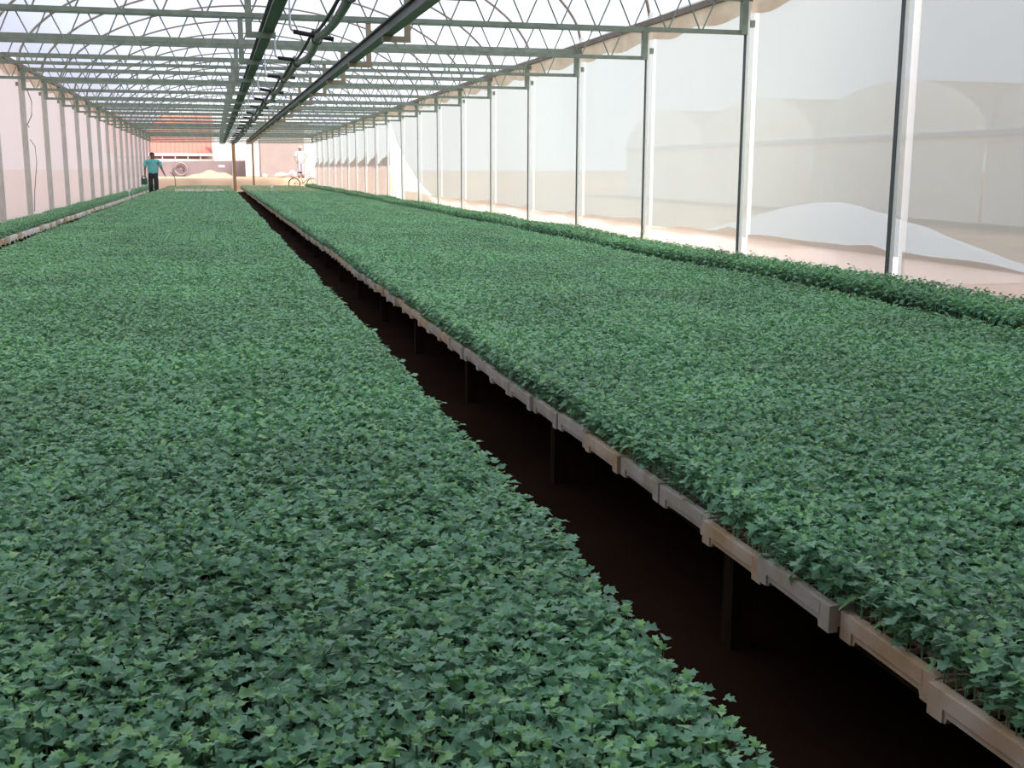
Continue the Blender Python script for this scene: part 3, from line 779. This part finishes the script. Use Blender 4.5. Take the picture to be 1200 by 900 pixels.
def person(loc, rz, sc, lb, pose, skin, shirt, pants, hair, cap=None):
    t = empty('person', loc, rz); t.scale = (sc*1.1, sc, sc); tag(t, lb, 'person')
    # figure faces -Y, its right hand is at -X ; metres, height ~1.72
    J = pose
    V = {'pel': ((0, 0, .93), (.15, .11)), 'wai': ((0, .0, 1.08), (.145, .10)), 'che': ((0, .01, 1.28), (.165, .115)), 'ntop': ((0, .015, 1.42), (.10, .08)),
         'neck': ((0, .0, 1.49), .052), 'hd1': ((0, J['nod']*.3, 1.56), (.068, .075)), 'hd2': ((0, J['nod']*.7, 1.63), (.074, .092)), 'hd3': ((0, J['nod'], 1.695), (.055, .07)),
         'nose': ((0, J['nod']*.6-.105, 1.60), .014)}
    E = [('pel', 'wai'), ('wai', 'che'), ('che', 'ntop'), ('ntop', 'neck'), ('neck', 'hd1'), ('hd1', 'hd2'), ('hd2', 'hd3'), ('hd2', 'nose')]
    for s_, a in (('r', J['armR']), ('l', J['armL'])):
        V['sh'+s_] = (a[0], .055); V['el'+s_] = (a[1], .042); V['wr'+s_] = (a[2], .028)
        E += [('ntop', 'sh'+s_), ('sh'+s_, 'el'+s_), ('el'+s_, 'wr'+s_)]
        w = Vector(a[2]); d = (w-Vector(a[1])).normalized(); pm = w+d*.05
        V['pa'+s_] = (tuple(pm), (.036, .018)); E.append(('wr'+s_, 'pa'+s_))
        sidev = Vector((0, 1, 0))
        for fi, (off, ln) in enumerate(((-.03, .065), (-.01, .08), (.01, .075), (.03, .06))):
            k1 = pm+d*.04+sidev*off; k2 = k1+d*ln*.5+Vector((0, 0, 0)); k3 = k2+d*ln*.4+Vector((-.015 if s_ == 'r' else .015, 0, .01))*-1
            V[f'f{fi}a'+s_] = (tuple(k1), .010); V[f'f{fi}b'+s_] = (tuple(k2), .009); V[f'f{fi}c'+s_] = (tuple(k3), .007)
            E += [('pa'+s_, f'f{fi}a'+s_), (f'f{fi}a'+s_, f'f{fi}b'+s_), (f'f{fi}b'+s_, f'f{fi}c'+s_)]
        th = w+d*.03+sidev*-.045; V['th'+s_] = (tuple(th), .011); V['tj'+s_] = (tuple(th+d*.035+sidev*-.008), .009)
        E += [('pa'+s_, 'th'+s_), ('th'+s_, 'tj'+s_)]
    for s_, a in (('r', J['legR']), ('l', J['legL'])):
        V['hi'+s_] = (a[0], .088); V['kn'+s_] = (a[1], .058); V['an'+s_] = (a[2], .040); V['to'+s_] = (tuple(Vector(a[2])+Vector((0, -.15, -.04))), (.04, .028))
        E += [('pel', 'hi'+s_), ('hi'+s_, 'kn'+s_), ('kn'+s_, 'an'+s_), ('an'+s_, 'to'+s_)]
    skinned('body', (V, E), skin, t)
    g = 1.22
    SV = {'w0': ((0, 0, .86), (.18, .14)), 'w1': ((0, 0, 1.10), (.185, .135)), 'c1': ((0, .01, 1.28), (.20, .14)), 'c2': ((0, .012, 1.40), (.16, .11)), 'c3': ((0, .008, 1.455), (.072, .07))}
    SE = [('w0', 'w1'), ('w1', 'c1'), ('c1', 'c2'), ('c2', 'c3')]
    for s_, a in (('r', J['armR']), ('l', J['armL'])):
        m_ = Vector(a[0]).lerp(Vector(a[1]), .5); m2 = Vector(a[0]).lerp(Vector(a[1]), .88)
        SV['s'+s_] = (a[0], .078); SV['m'+s_] = (tuple(m_), .074); SV['e'+s_] = (tuple(m2), .078)
        SE += [('c2', 's'+s_), ('s'+s_, 'm'+s_), ('m'+s_, 'e'+s_)]
    so = skinned('shirt', (SV, SE), shirt, t)
    MB().tube([(.075*math.cos(a*.524), .008+.075*math.sin(a*.524), 1.475+.012*math.sin(a*.524)) for a in range(12)], .014, 5, closed=True).build('collar', shirt, so, smooth=True)
    PV_ = {'p': ((0, 0, 1.02), (.155, .115)), 'p2': ((0, 0, .88), (.155, .118))}; PE = [('p', 'p2')]
    for s_, a in (('r', J['legR']), ('l', J['legL'])):
        hp_ = Vector(a[0]); kn = Vector(a[1]); an = Vector(a[2])
        PV_['h'+s_] = (tuple(hp_-Vector((0, 0, .06))), .102); PV_['k'+s_] = (tuple(kn), .082); PV_['a'+s_] = (tuple(kn.lerp(an, .9)), .078)
        PE += [('p2', 'h'+s_), ('h'+s_, 'k'+s_), ('k'+s_, 'a'+s_)]
    skinned('trousers', (PV_, PE), pants, t)
    for a in (J['legR'], J['legL']):
        an = Vector(a[2]); b = MB(); b.blob((an.x, an.y-.06, an.z-.035), (.052, .145, .05), 10, 6); b.build('shoe', M['black'], t, smooth=True)
    nd = J['nod']
    b = MB(); b.blob((0, nd*.85+.012, 1.66), (.085, .105, .082), 12, 8)
    b.v = [(x, y, max(z, 1.645-.35*(y-nd))) for x, y, z in b.v]
    b.build('hair', hair, t, smooth=True)
    for s_ in (-1, 1):
        b = MB(); b.blob((s_*.078, nd*.6+.01, 1.61), (.012, .02, .032), 6, 5); b.build('ear', skin, t, smooth=True)
        b = MB(); b.blob((s_*.03, nd*.65-.088, 1.635), (.012, .008, .008), 6, 5); b.build('eye', M['black'], t, smooth=True)
    b = MB(); b.blob((0, nd*.5-.083, 1.562), (.024, .008, .007), 8, 5); b.build('mouth', P['tile'], t, smooth=True)
    if cap:
        b = MB(); b.blob((0, nd*.85, 1.675), (.092, .11, .085), 12, 8); b.v = [(x, y, max(z, 1.66)) for x, y, z in b.v]
        c_ = b.build('cap', cap, t, smooth=True)
        MB().box((-.06, nd-.19, 1.655), (.06, nd-.08, 1.667)).build('peak', cap, c_)
    return t
skin1 = mat('brown_skin', (.26, .13, .08), .6, (.22, .11, .07), 6); hairm = mat('black_hair', (.012, .010, .010), .6, None, 40)
teal = mat('teal_shirt', (.16, .50, .49), .8, (.12, .42, .42), 9); navy = mat('dark_navy_trousers', (.022, .028, .034), .8, None, 9)
MX, MY = -2.58, 52.5
pose1 = dict(nod=-.045, armR=((-.215, .01, 1.40), (-.265, .02, 1.13), (-.27, -.03, .89)), armL=((.215, .01, 1.40), (.29, .03, 1.14), (.37, -.05, .93)),
             legR=((-.085, 0, .90), (-.095, -.05, .50), (-.09, .04, .085)), legL=((.085, 0, .90), (.09, -.10, .51), (.08, -.12, .085)))
person((MX, MY, ground(MY)), .08, 1.135, 'man in teal shirt and dark trousers walking towards the camera', pose1, skin1, teal, navy, hairm)
# green can in his right hand
gm = mat('dark_green_plastic', (.03, .13, .08), .4, (.02, .09, .06), 4)
t = tag(empty('watering_can', (MX-.38, MY-.06, ground(MY)+.58)), 'dark green plastic can carried in the walking man\'s hand', 'can')
b = MB(); b.box((-.13, -.09, 0), (.13, .09, .27)); o = b.build('tank', gm, t); bevel(o, .04, 3)
MB().tube([(-.10, 0, .26), (-.08, 0, .34), (.0, 0, .37), (.08, 0, .34), (.10, 0, .26)], .018, 6).build('handle', gm, t, smooth=True)
MB().tube([(-.08, -.05, .26), (-.08, -.05, .31)], .03, 8).build('cap', M['black'], t)
# stiff bent wire by the end of the narrow bed
tag(MB().tube([(-2.06+.0, 65.0, .25), (-2.06, 65, .95), (-2.16, 65, 1.2), (-2.32, 65, 1.28)], .018, 6).build('bent_pipe', M['dark_steel'], smooth=True), 'bent thin pipe standing at the far corner of the bed', 'pipe')
# person in white and bicycle outside
pale = mat('white_cloth', (.80, .84, .84), .8, (.72, .78, .78), 9); lil = mat('pale_lilac_trousers', (.55, .50, .56), .8, None, 8)
tan = mat('light_brown_skin', (.45, .30, .22), .6, None, 6)
pose2 = dict(nod=-.02, armR=((-.215, .01, 1.40), (-.27, .03, 1.13), (-.24, -.06, .93)), armL=((.215, .01, 1.40), (.40, .05, 1.22), (.24, -.10, 1.05)),
             legR=((-.085, 0, .90), (-.10, -.03, .50), (-.10, .03, .085)), legL=((.085, 0, .90), (.09, -.02, .51), (.10, -.02, .085)))
person((5.02, 69.5, .95), .35, 1.06, 'person in white shirt and cap standing outside by the bicycle', pose2, tan, pale, lil, hairm, pale)
t = tag(empty('bicycle', (5.0, 67.3, .27)), 'reddish old bicycle parked across the open far end', 'bicycle')
red = mat('faded_red_frame', (.45, .16, .12), .5, (.36, .13, .1), 5)
for x in (-.52, .52):
    wh = MB().tube([(x+.33*math.cos(a*math.pi/14), 0, .36+.33*math.sin(a*math.pi/14)) for a in range(28)], .022, 6, closed=True).build('wheel', M['black'], t, smooth=True)
    MB().tube([(x+.30*math.cos(a*math.pi/14), 0, .36+.30*math.sin(a*math.pi/14)) for a in range(28)], .010, 5, closed=True).build('rim', red, wh, smooth=True)
    for a in range(10): MB().tube([(x, 0, .36), (x+.3*math.cos(a*.628), 0, .36+.3*math.sin(a*.628))], .004, 4).build('spoke', red, wh)
for nm, p, r in (('top_tube', [(-.12, 0, .86), (.36, 0, .88)], .018), ('down_tube', [(-.03, 0, .38), (.38, 0, .80)], .02), ('seat_tube', [(-.03, 0, .38), (-.15, 0, .98)], .018),
                 ('chain_stay', [(-.03, 0, .38), (-.52, 0, .36)], .014), ('seat_stay', [(-.12, 0, .84), (-.52, 0, .36)], .012), ('fork', [(.34, 0, .98), (.40, 0, .74), (.52, 0, .36)], .016),
                 ('handlebar', [(.30, -.28, 1.06), (.36, -.1, 1.05), (.34, 0, 1.0), (.36, .1, 1.05), (.30, .28, 1.06)], .014)):
    MB().tube(p, r, 6).build(nm, red, t, smooth=True)
b = MB(); b.blob((-.17, 0, 1.01), (.14, .08, .045), 8, 6); b.build('saddle', M['black'], t, smooth=True)
MB().tube([(-.03+.09*math.cos(a*.628), .04, .38+.09*math.sin(a*.628)) for a in range(10)], .008, 5, closed=True).build('chainring', M['dark_steel'], t)
MB().box((-.78, -.09, .74), (-.36, .09, .765)).build('luggage_rack', red, t)
